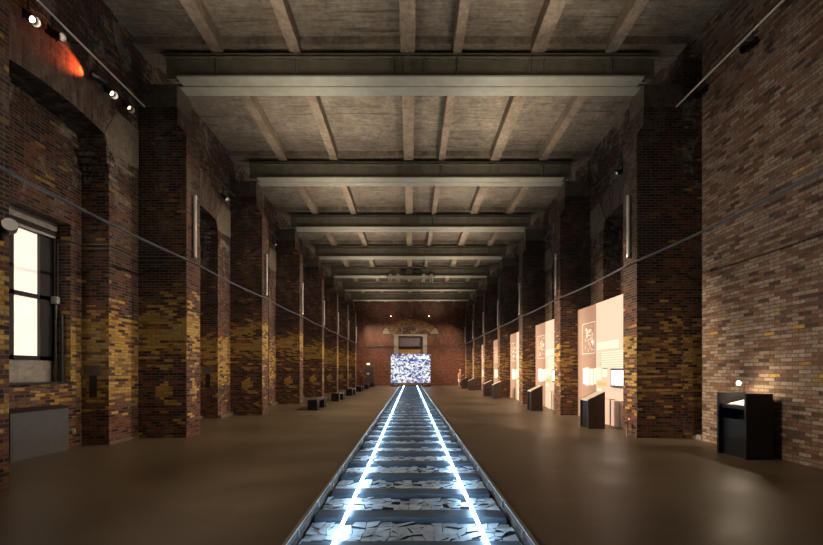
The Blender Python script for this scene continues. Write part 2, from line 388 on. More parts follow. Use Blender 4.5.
NS, NE = 3.39, 1.13+.0      # niche start / end measured back from the next pier
A0, A1, ZS, RISE = 3.39, 1.13, 7.06, .11
def arc(y0, y1, z0, rise, n=14, r_off=0.0):
    h = (y1-y0)/2; R = (h*h+rise*rise)/(2*rise); cy, cz = (y0+y1)/2, z0+rise-R; a = math.asin(h/R)
    return [(cy+(R+r_off)*math.sin(-a+2*a*i/n), cz+(R+r_off)*math.cos(-a+2*a*i/n)) for i in range(n+1)]
walls = {}
for s, side in ((-1, 'left'), (1, 'right')):
    mb = MB()
    X = lambda v: s*v
    hole = (6.95, 8.90, 1.45, 4.96)
    # back layer
    if s < 0:
        mb.box(X(NICHE), X(8.4), -4, hole[0], 0, TOP); mb.box(X(NICHE), X(8.4), hole[1], END+.4, 0, TOP)
        mb.box(X(NICHE), X(8.4), hole[0], hole[1], 0, hole[2]); mb.box(X(NICHE), X(8.4), hole[0], hole[1], hole[3], TOP)
    else:
        mb.box(X(NICHE), X(8.4), -4, END+.4, 0, TOP)
    # front layer
    mb.box(X(WALL), X(NICHE), -4, piers[0], 0, TOP)
    for k, p in enumerate([*piers[1:], END]):
        q = p-BAY
        if s > 0 and k == 0: continue
        n0, n1 = p-3.52, p-.99
        mb.box(X(WALL), X(NICHE), q, n0, 0, ZS-.5); mb.box(X(WALL), X(NICHE), n1, p, 0, ZS-.5)
        a = arc(p-3.39, p-1.13, ZS, RISE)
        mb.prism_x([(q, ZS-.5), (n0, ZS-.5), (p-3.39, ZS)]+a[1:-1]+[(p-1.13, ZS), (n1, ZS-.5), (p, ZS-.5), (p, TOP), (q, TOP)], X(WALL), X(NICHE))
    w = struct('wall_'+side, mb, M['wall']); walls[side] = w
    for k, p in enumerate([*piers[1:], END]):
        if s > 0 and k == 0: continue
        a = arc(p-3.39, p-1.13, ZS, RISE); b = arc(p-3.39, p-1.13, ZS, RISE, r_off=.98)
        ring = MB()
        for i in range(len(a)-1):
            ring.add([(X(WALL-.012), *a[i]), (X(WALL-.012), *a[i+1]), (X(WALL-.012), *b[i+1]), (X(WALL-.012), *b[i]),
                      (X(NICHE-.02), *a[i]), (X(NICHE-.02), *a[i+1]), (X(NICHE-.02), *b[i+1]), (X(NICHE-.02), *b[i])],
                     [(0, 1, 2, 3), (0, 4, 5, 1), (3, 2, 6, 7), (4, 7, 6, 5)])
        o = build('arch_ring', ring, M['arch'], w)
        me = o.data; lay = me.uv_layers[0]                        # bricks stand upright around the arch
        for pl in me.polygons:
            for li in pl.loop_indices:
                u = lay.data[li].uv; lay.data[li].uv = (u[1], u[0])
        st = MB()
        for sg in (1, -1):
            c = p-2.26
            pts = [(1.12, 7.10), (1.13+.36, 7.80), (2.26-.01, 7.82), (2.26-.01, 6.82), (1.27, 6.72)]
            st.prism_x([(c+sg*y, z) for y, z in pts], X(WALL-.02), X(NICHE))
        build_split('skewback_stone', st, M['skew'], w)
        cb = MB()
        for i, (z0, z1, e) in enumerate(((6.28, 6.42, .06), (6.42, 6.56, .12), (6.56, 6.72, .19))):
            cb.box(X(WALL-.01-e*.4), X(NICHE), p-.99-e, p-.90, z0, z1); cb.box(X(WALL-.01-e*.4), X(NICHE), p-3.62, p-3.52+e, z0, z1)
        build_split('corbel', cb, M['wall'], w)
        build('duct_opening', MB().box(X(7.20), X(7.37), p-1.0, p-.96, 1.10, 1.60), M['black'], w)
        build('lintel_stone', MB().box(X(7.10), X(7.5), p-1.005, p-.95, 1.60, 1.83), M['stone'], w)
        build_split('plinth_ledge', MB().box(X(WALL-.10), X(WALL+.02), p-.97, p-.01, 0, .10).box(X(7.5), X(NICHE-.09), p-3.5, p-1.0, 0, .10) if k else MB().box(X(WALL-.02), X(WALL+.02), p-.97, p-.01, 0, .06), M['stone'], w)
# right side, first bay: flush infill with one upright slot beside the pier
mb = MB()
q = piers[0]+PT
mb.box(7.10, NICHE, piers[0], 9.74, 0, TOP)
mb.box(7.45, NICHE, 9.74, P0, 0, 9.7); mb.box(7.10, NICHE, 9.74, P0, 9.7, TOP)
build('infill', mb, M['wall_pale'], walls['right'])
build('plaster_lump', MB().prism_x([(9.75, 0), (10.1, 0), (10.08, .07), (9.9, .13), (9.78, .10)], 7.1, 7.35), M['sill'], walls['right'])

mb = MB()
hw, ztop = 1.42, 5.75
mb.box(-8.4, -hw, END, END+.6, 0, TOP); mb.box(hw, 8.4, END, END+.6, 0, TOP); mb.box(-hw, hw, END, END+.6, ztop, TOP)
wend = struct('wall_end', mb, M['wall_end'])
def flat_arc(h, z0, rise, n=16, r_off=0):
    return arc(-h, h, z0, rise, n, r_off)
a = flat_arc(2.33, 6.05, .8); b = flat_arc(2.33, 6.05, .8, r_off=.9)
ring = MB()
for i in range(len(a)-1):
    ring.prism_y([a[i], a[i+1], b[i+1], b[i]], END-.03, END+.1)
build('arch_ring', ring, M['arch_yellow'], wend)
build('arch_infill', MB().prism_y([(x*.99, z-.01) for x, z in a], END-.012, END+.1), M['wall'], wend)
for sg in (-1, 1):
    build('skewback_stone', MB().prism_y([(sg*2.3, 6.02), (sg*3.25, 6.02), (sg*3.1, 6.5), (sg*2.85, 6.75)], END-.04, END+.1), M['sill'], wend)
    build('stone_jamb', MB().box(sg*1.42, sg*1.92, END-.04, END+.1, 0, 5.75), M['sill'], wend)
build('lintel_stone', MB().box(-1.95, 1.95, END-.05, END+.1, 5.75, 5.97), M['sill'], wend)
build('shutter', MB().box(-1.42, 1.42, END+.15, END+.25, 4.55, 5.75), M['shutter'], wend)
mb = MB().box(-1.42, 1.42, END+.12, END+.18, 0, 4.3)
build('timber_backing', mb, plain('ochre_boarding', (.38, .21, .06), .7), wend)
mb = MB()
for i in range(9): mb.box(-1.36+i*.34-.02, -1.36+i*.34+.02, END+.10, END+.12, 0, 4.3)
build_split('timber_batten', mb, M['door_frame'], wend)
build('roller_box', MB().box(-1.42, 1.42, END+.02, END+.3, 4.3, 4.55), M['black'], wend)

# ------------------------------------------------------------------ piers
def pier(s, k, p):
    w0 = WR if s > 0 else W
    if s > 0 and k == 0: p -= .12
    side = 'left' if s < 0 else 'right'
    mt = M['pier_l'] if s < 0 else M['pier_r']
    r = thing('brick_pier', (s*(W+WALL)/2, p, 0), '%s mottled brick pier along the %s wall, counted from the camera' % (ORD[k], side), 'pier', 'brick piers on the %s side' % side)
    lo = MB().box(s*w0, s*(WALL), p, p+PT, 0, 7.75)
    build('shaft', lo, mt, r)
    build('upper_shaft', MB().box(s*5.93, s*WALL, p, p+PT, 7.75, 8.42), mt, r)
    build('cap_stone', MB().box(s*5.93, s*WALL, p-.01, p+PT+.01, 8.42, 9.0), M['stone'], r, bevel=.02)
    build('offset_course', MB().prism_y([(s*w0, 7.75), (s*5.93, 7.75), (s*5.93, 7.98)], p, p+PT), mt, r)
for s in (-1, 1):
    for k, p in enumerate(piers): pier(s, k, p)
    # tube lamps on the nave faces of the piers
    for k, p in enumerate(piers):
        side = 'left' if s < 0 else 'right'
        y = p+.27
        dx = .06 if s > 0 else 0
        t = thing('tube_lamp', (s*(5.64+dx), y, 4.68), 'unlit vertical tube lamp on the %s brick pier of the %s wall' % (ORD[k], side), 'lamp', 'tube lamps on the %s piers' % side)
        build('tube', MB().cyl((s*(5.63+dx), y, 4.72), (s*(5.63+dx), y, 6.22), .045, n=14), M['tube'], t, smooth=False)
        build_split('cap', MB().cyl((s*(5.63+dx), y, 4.66), (s*(5.63+dx), y, 4.72), .05).cyl((s*(5.63+dx), y, 6.22), (s*(5.63+dx), y, 6.28), .05), M['chrome'], t)
        build_split('bracket', MB().box(s*(5.66+dx), s*(5.70+dx), y-.02, y+.02, 4.8, 4.86).box(s*(5.66+dx), s*(5.70+dx), y-.02, y+.02, 6.08, 6.14), M['chrome'], t)

# ------------------------------------------------------------------ girders
def rivet(mb, x, y, z, r=.028):
    n = 6; ring = [(x+r*math.cos(2*PI*i/n), y, z+r*math.sin(2*PI*i/n)) for i in range(n)]
    mb.add(ring+[(x, y-r*.8, z)], [(i, (i+1) % n, n) for i in range(n)])
for k, p in enumerate(piers):
    g = thing('steel_girder', (0, p+.08, 9.0), '%s riveted olive steel girder spanning the hall under the ceiling' % (ORD[k]), 'girder', 'ceiling girders')
    L = 6.15
    yw = p-.10; yw2 = p+.36
    wb = MB().box(-L, L, yw, yw+.03, 9.06, 9.67).box(-L, L, yw2-.03, yw2, 9.06, 9.67)
    build('web', wb, M['steel_shaded'], g)
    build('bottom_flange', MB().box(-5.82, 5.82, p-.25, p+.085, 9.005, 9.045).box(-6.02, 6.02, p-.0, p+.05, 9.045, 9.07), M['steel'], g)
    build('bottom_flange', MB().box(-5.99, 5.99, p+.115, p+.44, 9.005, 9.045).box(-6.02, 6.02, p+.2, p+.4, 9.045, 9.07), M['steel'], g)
    build('top_flange', MB().box(-L, L, p-.15, p+.10, 9.64, 9.67).box(-L, L, p+.16, p+.5, 9.64, 9.67).box(-L, L, yw-.09, yw, 9.55, 9.565).box(-L, L, yw-.012, yw, 9.50, 9.66), M['steel_shaded'], g)
    if k < 4:
        rv = MB(); x = -L+.1
        while x < L: rivet(rv, x, yw-.012, 9.53); x += .13
        for sx in [-4.85, -2.9, -.45, .1, .35, 1.18, 3.05, 3.35, 5.03]:
            for j in range(5): rivet(rv, sx-.05, yw-.02, 9.12+j*.085); rivet(rv, sx+.05, yw-.02, 9.12+j*.085)
        build('rivets', rv, M['steel_shaded'], g, recalc=False)['kind'] = 'stuff'
    for sx in [-4.85, -2.9, -.45, -.25, .1, .35, 1.18, 3.05, 3.35, 5.03]:
        build('stiffener', MB().box(sx-.075, sx+.075, yw-.02, yw, 9.07, 9.55).box(sx-.008, sx+.008, yw-.09, yw-.01, 9.07, 9.55), M['steel_shaded'], g)
# small hoist gear hanging at the fifth girder
p = piers[5]-.12-.2
h = thing('hoist_gear', (0, p, 9.0), 'small steel hoist carriage hung below the girders in mid-hall', 'hoist')
mb = MB()
N = 12
pts = [(-1.9+3.8*i/N, 8.86-.10*math.sin(PI*i/N)) for i in range(N+1)]
for i in range(N):
    (x0, z0), (x1, z1) = pts[i], pts[i+1]
    mb.add([(x0, p-.06, z0), (x1, p-.06, z1), (x1, p+.06, z1), (x0, p+.06, z0), (x0, p-.06, z0+.12), (x1, p-.06, z1+.12), (x1, p+.06, z1+.12), (x0, p+.06, z0+.12)],
           [(0, 1, 2, 3), (4, 7, 6, 5), (0, 4, 5, 1), (2, 6, 7, 3)])
build('bowed_beam', mb, M['steel'], h)
for x in (-1.55, -.95, 1.0, 1.6):
    build_split('hanger', MB().box(x-.1, x+.1, p-.09, p+.09, 8.98, 9.12).box(x-.13, x-.06, p-.05, p+.05, 8.55, 9.0).box(x+.06, x+.13, p-.05, p+.05, 8.55, 9.0), M['steel'], h)
build('winch', MB().cyl((.25, p, 9.45), (.75, p, 9.4), .17).box(.2, .8, p-.12, p+.12, 9.2, 9.3).box(-.7, -.35, p-.1, p+.1, 9.32, 9.5), M['anthracite'], h)

# ------------------------------------------------------------------ glass case with the railway track
ZT = .18; CX = 1.10; Y0, Y1 = 2.4, 43.0
case = thing('glass_case', (0, Y0, 0), 'long low glass covered case running down the middle of the floor', 'display case')
cw = MB()
for s in (-1, 1): cw.box(s*(CX-.005), s*(CX+.02), Y0, Y1, 0, ZT-.012)
cw.box(-CX, CX, Y1-.02, Y1, 0, ZT-.012).box(-CX, CX, Y0, Y0+.02, 0, ZT-.012)
build('side_wall', cw, brick_mat('grimy_inner_brick', [(0, (.03, .025, .025)), (1, (.12, .09, .08))], 0, wash=.3, darken=.2, bw=.22, rh=.06), case)
build('bed', MB().box(-CX, CX, Y0, Y1, .001, .012), M['bed'], case)
er = MB()
for s in (-1, 1): er.box(s*(CX-.012), s*(CX+.024), Y0, Y1, ZT-.012, ZT+.004)
build('edge_trim', er, M['chrome'], case)
build('cover_glass', MB().add([(-CX, Y0, ZT), (CX, Y0, ZT), (CX, Y1, ZT), (-CX, Y1, ZT)], [(0, 1, 2, 3)]), M['glass'], case, recalc=False)
y = 3.0; n = 0
while y < 42 and n < 46:
    for s in (-1, 1):
        build('clip', MB().box(s*(CX-.025), s*(CX-.006), y-.008, y+.008, .10, ZT-.013), M['chrome'], case)
    y += .86; n += 1
SL = []
y = 4.38-.85*2; i = 0
while y < Y1-.6:
    i += 1
    bmz = MB(); w = 1.05+random.uniform(-.03, .03)
    n = 10
    # slightly uneven squared timber
    xs = [-w+2*w*j/n for j in range(n+1)]; v = []; f = []
    for x in xs:
        d1, d2, d3 = [random.uniform(-.008, .008) for _ in range(3)]
        v += [(x, y+d1, .012), (x, y+d2, .095+d3), (x, y+.245+d1, .095+d3*.5), (x, y+.245+d2, .012)]
    for j in range(n):
        for q in range(3): f.append((j*4+q, j*4+q+1, j*4+4+q+1, j*4+4+q))
    f += [(0, 3, 2, 1), (n*4, n*4+1, n*4+2, n*4+3)]
    o = build('railway_sleeper', bmz.add(v, f), M['sleeper'])
    tag(o, 'bluish grey railway sleeper, %s from the near end of the glass case' % ordinal(i), 'railway sleeper', 'sleepers in the glass case')
    SL.append(y); y += .85
for s, nm in ((-1, 'left'), (1, 'right')):
    o = build('light_line', MB().cyl((s*.704, Y0+.1, .118), (s*.704, Y1-.15, .118), .019, n=8), M['led'])
    tag(o, 'glowing white light line along the %s rail of the track in the case' % nm, 'light')
sh = MB(); R = random.Random(3)
def slab(pts, z, tx, ty):
    cx = sum(p[0] for p in pts)/len(pts); cy = sum(p[1] for p in pts)/len(pts); n = len(pts)
    q = [(cx+(x-cx)*.93, cy+(y-cy)*.90) for x, y in pts]
    lo = [(x, y, max(.013, z+(x-cx)*tx+(y-cy)*ty)) for x, y in q]
    sh.add(lo+[(x, y, c+.008) for x, y, c in lo], [tuple(range(n, 2*n))]+[(i, (i+1) % n, (i+1) % n+n, i+n) for i in range(n)])
for y in [SL[0]-.85]+SL:
    near = y < 18
    if y > 24: break
    nx, ny = (18, 5) if near else (9, 3)
    ya, yb = y+.27, y+.83
    g = [[(-1.07+2.14*i/nx+(R.uniform(-.5, .5)*2.14/nx*.9 if 0 < i < nx else 0), ya+(yb-ya)*j/ny+R.uniform(-.42, .42)*(yb-ya)/ny*(.9 if 0 < j < ny else .3)) for j in range(ny+1)] for i in range(nx+1)]
    for i in range(nx):
        for j in range(ny):
            if R.random() < .06: continue
            a_, b_, c_, d_ = g[i][j], g[i+1][j], g[i+1][j+1], g[i][j+1]
            z = R.uniform(.018, .045)
            if R.random() < .35:
                for tri in ((a_, b_, c_), (a_, c_, d_)): slab(list(tri), R.uniform(.015, .05), R.uniform(-.15, .15), R.uniform(-.2, .2))
            else: slab([a_, b_, c_, d_], z, R.uniform(-.12, .12), R.uniform(-.15, .15))
o = build('slate_shards', sh, M['shard'], recalc=False); o['kind'] = 'stuff'
tag(o, 'pale broken shards of slate lying between the sleepers', 'shards')

# ------------------------------------------------------------------ screen at the end of the track
sc = thing('led_screen', (0, 44.0, 0), 'large glowing blue and white mosaic screen at the end of the track', 'screen')
build('panel_face', MB().add([(-2.16, 43.93, .40), (2.18, 43.93, .40), (2.18, 43.93, 3.58), (-2.16, 43.93, 3.58)], [(0, 1, 2, 3)]), M['screen'], sc, recalc=False)
build('housing', MB().box(-2.19, 2.21, 43.94, 44.1, .37, 3.61), M['black'], sc)
build('caption_bar', MB().box(.95, 1.95, 43.915, 43.935, 3.08, 3.26), emit('caption_glow', (.95, .97, 1), 1.1), sc)
for s in (-1, 1):
    build('leg', MB().box(s*1.25, s*1.35, 43.95, 44.08, .06, .5), M['anthracite'], sc)
    build('foot', MB().box(s*1.15, s*2.2, 43.75, 44.35, 0, .09), M['black'], sc, bevel=.01)

# ------------------------------------------------------------------ window and its fittings, left bay
win = struct('window_1', MB().box(-8.02, -7.96, 7.0, 8.9, 1.46, 1.93), M['sill'])
fr = MB()
for a_, b_, c_, d_ in ((7.90, 8.0, 1.93, 4.78), (8.56, 8.9, 1.93, 4.78), (7.0, 8.9, 4.62, 4.78), (7.0, 8.9, 1.93, 2.02), (7.0, 8.9, 3.24, 3.33), (7.0, 7.1, 1.93, 4.78)):
    fr.box(-8.02, -7.93, a_, b_, c_, d_)
build('window_frame', fr, M['frame'], win)
build('blind', MB().add([(-7.99, 7.05, 2.0), (-7.99, 8.6, 2.0), (-7.99, 8.6, 4.65), (-7.99, 7.05, 4.65)], [(0, 1, 2, 3)]), M['blind'], win, recalc=False)
build('window_backing', MB().box(-8.08, -8.03, 6.95, 8.9, 1.45, 4.8), M['frame'], win)
build('window_sill', MB().box(-7.98, -7.50, 6.95, 8.93, 1.43, 1.47), M['black'], win)
build('lintel', MB().box(-8.3, -7.86, 6.95, 8.9, 4.78, 4.96), M['sill'], win)
t = thing('batten_lamp', (-7.62, 8.2, 4.6), 'slim grey batten lamp fixed above the left window', 'lamp')
build('housing', MB().box(-7.92, -7.85, 7.2, 8.86, 4.68, 4.75), M['frame'], t)
build('tube', MB().cyl((-7.88, 7.6, 4.65), (-7.88, 8.86, 4.65), .028), M['tube'], t)
build_split('stay', MB().box(-7.90, -7.87, 7.5, 7.54, 4.74, 4.79).box(-7.90, -7.87, 8.7, 8.74, 4.74, 4.79), M['frame'], t)
t = thing('drum_lamp', (-5.6, 5.5, 3.7), 'round grey drum lamp on the nearest left pier beside the window', 'lamp')
build('drum', MB().cyl((-5.52, 5.51, 3.72), (-5.68, 5.66, 3.72), .088, n=24), M['cabinet'], t)
build('lens_disc', MB().cyl((-5.515, 5.505, 3.72), (-5.52, 5.51, 3.72), .083, n=24), M['tray'], t)
build_split('bracket', MB().box(-5.70, -5.62, 5.5, 5.54, 3.5, 3.64).box(-5.66, -5.62, 5.5, 5.54, 3.62, 3.68), M['black'], t)
# conduits
t = thing('conduit_run', (-7.7, 8.86, 1.5), 'pair of thin metal conduits beside the left window up to the brick pier', 'conduit')
for dx, dz in ((0, 0), (.07, -.09)):
    build('pipe', MB().tube([(-7.88+dx, 8.86, 3.32), (-7.88+dx, 8.86, 4.60+dz), (-7.53, 8.86, 4.60+dz), (-7.53, 9.155, 4.60+dz), (-6.90, 9.155, 4.60+dz), (-6.90, 10.15, 4.60+dz), (-5.72, 10.15, 4.60+dz)], .014, 6), M['conduit'], t)
build('pipe', MB().tube([(-7.85, 8.86, 3.2), (-7.85, 8.86, 1.47)], .022, 8), M['conduit'], t)
build('pipe', MB().tube([(-7.72, 8.86, 1.47), (-7.72, 8.86, 2.9), (-7.72, 8.89, 2.95)], .032, 8), M['black'], t)
build('junction_box', MB().box(-7.92, -7.78, 8.80, 8.89, 3.18, 3.34), M['tube'], t, bevel=.01)
t = thing('wall_cabinet', (-7.47, 8.0, 0), 'low grey metal cabinet against the wall under the left window', 'cabinet')
build('body', MB().prism_y([(-7.555, 0), (-7.37, 0), (-7.37, .905), (-7.555, .96)], 7.37, 8.62), M['cabinet'], t)
build('lid', MB().prism_y([(-7.558, .965), (-7.36, .905), (-7.36, .918), (-7.558, .985)], 7.36, 8.64), M['cabinet_top'], t)
build('front_panel', MB().box(-7.374, -7.364, 7.40, 8.59, .02, .89), M['cabinet'], t)
t = build('pipe_stub', MB().cyl((-7.56, 8.92, .36), (-7.5, 8.92, .36), .055, n=16).cyl((-7.5, 8.92, .36), (-7.48, 8.92, .36), .035, n=12), M['sill'])
tag(t, 'small round pipe end in the brickwork beside the grey cabinet', 'pipe')
# standpipe at the second right pier
t = thing('standpipe', (5.66, 10.35, 0), 'short grey standpipe at the foot of the second right pier', 'standpipe')
build('pipe', MB().tube([(5.63, 10.4, 0), (5.63, 10.4, .42), (5.69, 10.4, .46)], .022, 8), M['chrome'], t)
build('tap', MB().cyl((5.60, 10.4, .38), (5.52, 10.4, .38), .03).cyl((5.54, 10.4, .30), (5.54, 10.4, .38), .02).box(5.56, 5.64, 10.36, 10.44, .36, .41), M['chrome'], t)

# ------------------------------------------------------------------ cable along the hall
pts = []
ys = [-3.5]+[p+.3 for p in piers]+[END-.25]
def run(s):
    out = []
    for a_, b_ in zip(ys[:-1], ys[1:]):
        for i in range(8):
            t_ = i/8; y_ = a_+(b_-a_)*t_
            base = 4.50+.10*min(1, y_/30)
            out.append((s*((.06 if s > 0 else 0)+5.665 if (y_ < END-5) else 5.665+(y_-END+5)*.22), y_, base-.05*math.sin(PI*t_)+(.0 if s < 0 else -.04)))
    out.append((s*6.75, END-.04, 4.6)); return out
L_ = run(-1); R_ = run(1)
mid = [(-6.75+13.5*i/20, END-.045, 4.6-.03*math.sin(PI*i*4/20)**2) for i in range(1, 20)]
o = build('cable', MB().tube(L_+mid+R_[::-1], .026, 6), M['cable'], smooth=True)
tag(o, 'long dark cable strung along both pier rows and across the end wall', 'cable')

# ------------------------------------------------------------------ rails with spotlights
def aim_light(parent, loc, target, watts, color, deg, blend=.6, radius=.05):
    l = bpy.data.lights.new('spot_beam', 'SPOT'); l.energy = watts; l.color = color; l.spot_size = math.radians(deg)
    l.spot_blend = blend; l.shadow_soft_size = radius
    o = bpy.data.objects.new('spot_beam', l); COL.objects.link(o)
    d = Vector(target)-Vector(loc); o.rotation_euler = d.to_track_quat('-Z', 'Y').to_euler()
    o.location = Vector(loc)-off_of(parent); o.parent = parent; return o
def spotlight(side, y, zl, target, label, lensmat, watts=0, color=(1, .8, .58), deg=50, xr=6.76, group=None, blend=.6, drop=0):
    s = -1 if side == 'left' else 1
    top = Vector((s*xr, y, 8.39)); c = Vector((s*(xr-.05), y, zl+.08))
    d = (Vector(target)-c).normalized()
    t = thing('spotlight', tuple(top), label, 'spotlight', group)
    build('stem', MB().cyl(top, (s*xr, y, zl+.18), .016, n=8), M['black'], t)
    u = d.orthogonal().normalized()
    build('yoke', MB().box(s*xr-.03, s*xr+.03, y-.09, y+.09, zl+.15, zl+.19).box(s*xr-.02, s*xr+.02, y-.095, y-.085, zl+.02, zl+.17).box(s*xr-.02, s*xr+.02, y+.085, y+.095, zl+.02, zl+.17), M['black'], t)
    hs = build('housing', MB().cyl(c-d*.16, c-d*.05, .045, .075, 16).cyl(c-d*.05, c+d*.15, .075, .08, 16, caps=False), M['black'], t, smooth=False)
    build('lens', MB().cyl(c+d*.02, c+d*.03, .05, n=16), lensmat, hs)
    if watts: aim_light(t, c+d*.16, target, watts, color, deg, blend)
    return t
for s, side in ((-1, 'left'), (1, 'right')):
    for k, p in enumerate([*piers[1:], END]):
        r = thing('lighting_rail', (s*6.76, p-BAY/2, 8.42), 'pale lighting rail high in the %s bay of the %s wall' % (ORD[k], side), 'rail', 'lighting rails on the %s side' % side)
        build('track', MB().box(s*6.745, s*6.775, p-BAY+.66, p-.005, 8.405, 8.435), M['print' if k == 0 else 'conduit'], r)
        for yy in (p-3.9, p-2.0, p-.6):
            build_split('bracket', MB().box(s*6.77, s*(7.1 if (s > 0 and k == 0) else WALL), yy-.012, yy+.012, 8.40, 8.425), M['black'], r)
WARM = (1.0, .78, .58)
for k, p in enumerate([*piers[1:], END]):
    bayn = ORD[k]
    if k == 0:
        spotlight('left', 7.07, 7.85, (3.5, 3.5, 0), 'lit spotlight nearest the camera on the first left rail', M['lens'], 350, WARM, 60)
        spotlight('left', 7.55, 7.97, (7.0, 8.2, 3.4), 'second lit spotlight on the first left rail, its lens flaring white', M['lens'], 1900, WARM, 54, blend=1)
        spotlight('left', 8.95, 7.86, (2.2, 5.8, 0), 'small spotlight just beyond the red glow on the first left rail', M['lens'], 500, WARM, 60)
        spotlight('left', 9.50, 7.90, (2, 6, 0), 'small dim spotlight at the far end of the first left rail', M['lens_soft'], 300, WARM, 60)
        t = spotlight('left', 8.62, 7.93, (-6.98, 8.20, 8.0), 'red filtered spotlight turned to the wall on the first left rail', M['lens_red'], 60, (1.0, .11, .03), 80)
    else:
        spotlight('left', p-3.0, 7.9, (6.4, p-2.6, 1.9), 'spotlight over the middle of the %s left bay' % bayn, M['lens'], K_SPOT_LEFT, WARM, 34, group='spotlights over the left bays', blend=.5)
        spotlight('left', p-.95, 7.9, (2.6, p-2.2, 0), 'spotlight beside the far pier of the %s left bay' % bayn, M['lens'], 1500 if k < 2 else 3000, WARM, 75, group='spotlights over the left bays', blend=1)
    if k == 7:  # extra lamps added to brighten the end wall
        spotlight('left', p-4.3, 7.9, (-2.6, END, 2.6), 'added fill spotlight on the last left rail aimed at the end wall', M['lens'], 1500, WARM, 75, blend=1)
        spotlight('right', p-4.3, 7.9, (3.0, END, 3.0), 'added fill spotlight on the last right rail aimed at the end wall', M['lens'], 1500, WARM, 75, blend=1)
    if k == 0:
        spotlight('right', 7.9, 8.05, (-5.6, 9.6, 1.5), 'dark spotlight with barn door on the first right rail', M['black'], 0)
        spotlight('right', 9.2, 8.05, (-3, 8, 0), 'unlit spotlight near the far end of the first right rail', M['black'], 0)
        spotlight('right', 6.2, 8.05, (-7.2, 8.4, 1.8), 'added fill spotlight at the near end of the first right rail', M['lens_soft'], 2300, WARM, 60, blend=1)  # out-of-view fill lamp added to brighten the near left wall
    else:
        spotlight('right', p-2.6, 8.0, (-5.9, p-1.6, 2.2), 'spotlight over the %s right bay above the info wall' % bayn, M['lens'], K_SPOT_RIGHT, WARM, 60, group='spotlights over the right bays', blend=.8)

# ------------------------------------------------------------------ info walls, right side bays
def info_wall(p, label, first):
    X0 = 6.42; y0, y1, ys_ = p-4.4, p-.03, p-1.55
    r = thing('info_wall', (X0, (y0+y1)/2, 0), label, 'display wall', 'bright info walls on the right side')
    build('text_board', MB().box(X0, X0+.12, y0, ys_, 0, 4.03), M['board_b'], r)
    build('map_board', MB().box(X0, X0+.12, ys_, y1, 0, 4.03), M['board_a'], r)
    def pr(y_a, y_b, z_a, z_b, mb): return mb.box(X0-.004, X0+.001, y_a, y_b, z_a, z_b)
    R = random.Random(int(p*10))
    hd = MB(); yy = ys_-.05
    while yy > ys_-1.5:
        w = R.uniform(.07, .12); pr(yy-w, yy, 2.42, 2.68, hd); yy -= w+.018
    build('heading', hd, M['print'], r)
    tx = MB()
    for i in range(8): pr(ys_-2.1+R.uniform(0, .3), ys_-.38, 2.30-i*.075, 2.335-i*.075, tx)
    build('text_lines', tx, M['print'], r)
    ph = MB()
    for (a_, b_, c_, d_) in ((.92, 1.05, 1.22, 1.8), (.55, .88, 1.18, 1.82), (.2, .5, 1.2, 1.78), (-.02, .16, 1.24, 1.8), (-.4, -.06, 1.4, 1.82), (-.78, -.45, 1.5, 1.8), (-.4, -.06, .98, 1.12)):
        pr(ys_+a_, ys_+b_, c_, d_, ph)
    build('photo_strip', ph, M['print'], r)
    build('mustard_strip', pr(ys_-.7, ys_-.05, 1.2, 1.33, MB()).box(X0-.004, X0+.001, ys_-.36, ys_-.28, 2.0-.1, 2.0-.02), M['print_y'], r)
    mp = MB(); t = .018
    pr(ys_+.08, ys_+1.1, 3.42, 3.42+t, mp); pr(ys_+.08, ys_+1.1, 2.32, 2.32+t, mp); pr(ys_+1.1, ys_+1.1+t, 2.32, 3.43, mp); pr(ys_+.08, ys_+.08+t, 2.32, 3.43, mp)
    for i in range(34):
        a_ = R.uniform(.1, .85); c_ = R.uniform(2.4, 3.3); 
        if R.random() < .5: pr(ys_+a_, ys_+a_+R.uniform(.1, .24), c_, c_+t, mp)
        else: pr(ys_+a_, ys_+a_+t, c_, c_+R.uniform(.06, .16), mp)
    for i in range(9):
        a_ = R.uniform(.15, .8); c_ = R.uniform(2.5, 3.2); pr(ys_+a_, ys_+a_+.1, c_, c_+.09, mp)
    build('plan_drawing', mp, M['print'], r)
    mo = build('monitor', MB().box(X0-.07, X0, ys_-1.95, ys_-1.12, 1.20, 1.78), M['cabinet'], r, bevel=.008)
    build('display', MB().box(X0-.074, X0-.069, ys_-1.89, ys_-1.18, 1.26, 1.72), M['display'], mo)
    lb = MB().box(X0-.16, X0-.004, ys_-1.25, ys_-.72, 0, .82).box(X0-.16, X0-.004, ys_-1.9, ys_-1.34, 0, .80)
    build_split('low_panel', lb, M['board_b'], r)
    build('slot', MB().box(X0-.15, X0-.004, ys_-1.34, ys_-1.25, 0, .80), M['anthracite'], r)
for k, p in enumerate([*piers[2:], END]):
    info_wall(p, 'tall bright cream info wall, %s of the row along the right side' % ('nearest' if k == 0 else ordinal(k+1)), k == 0)

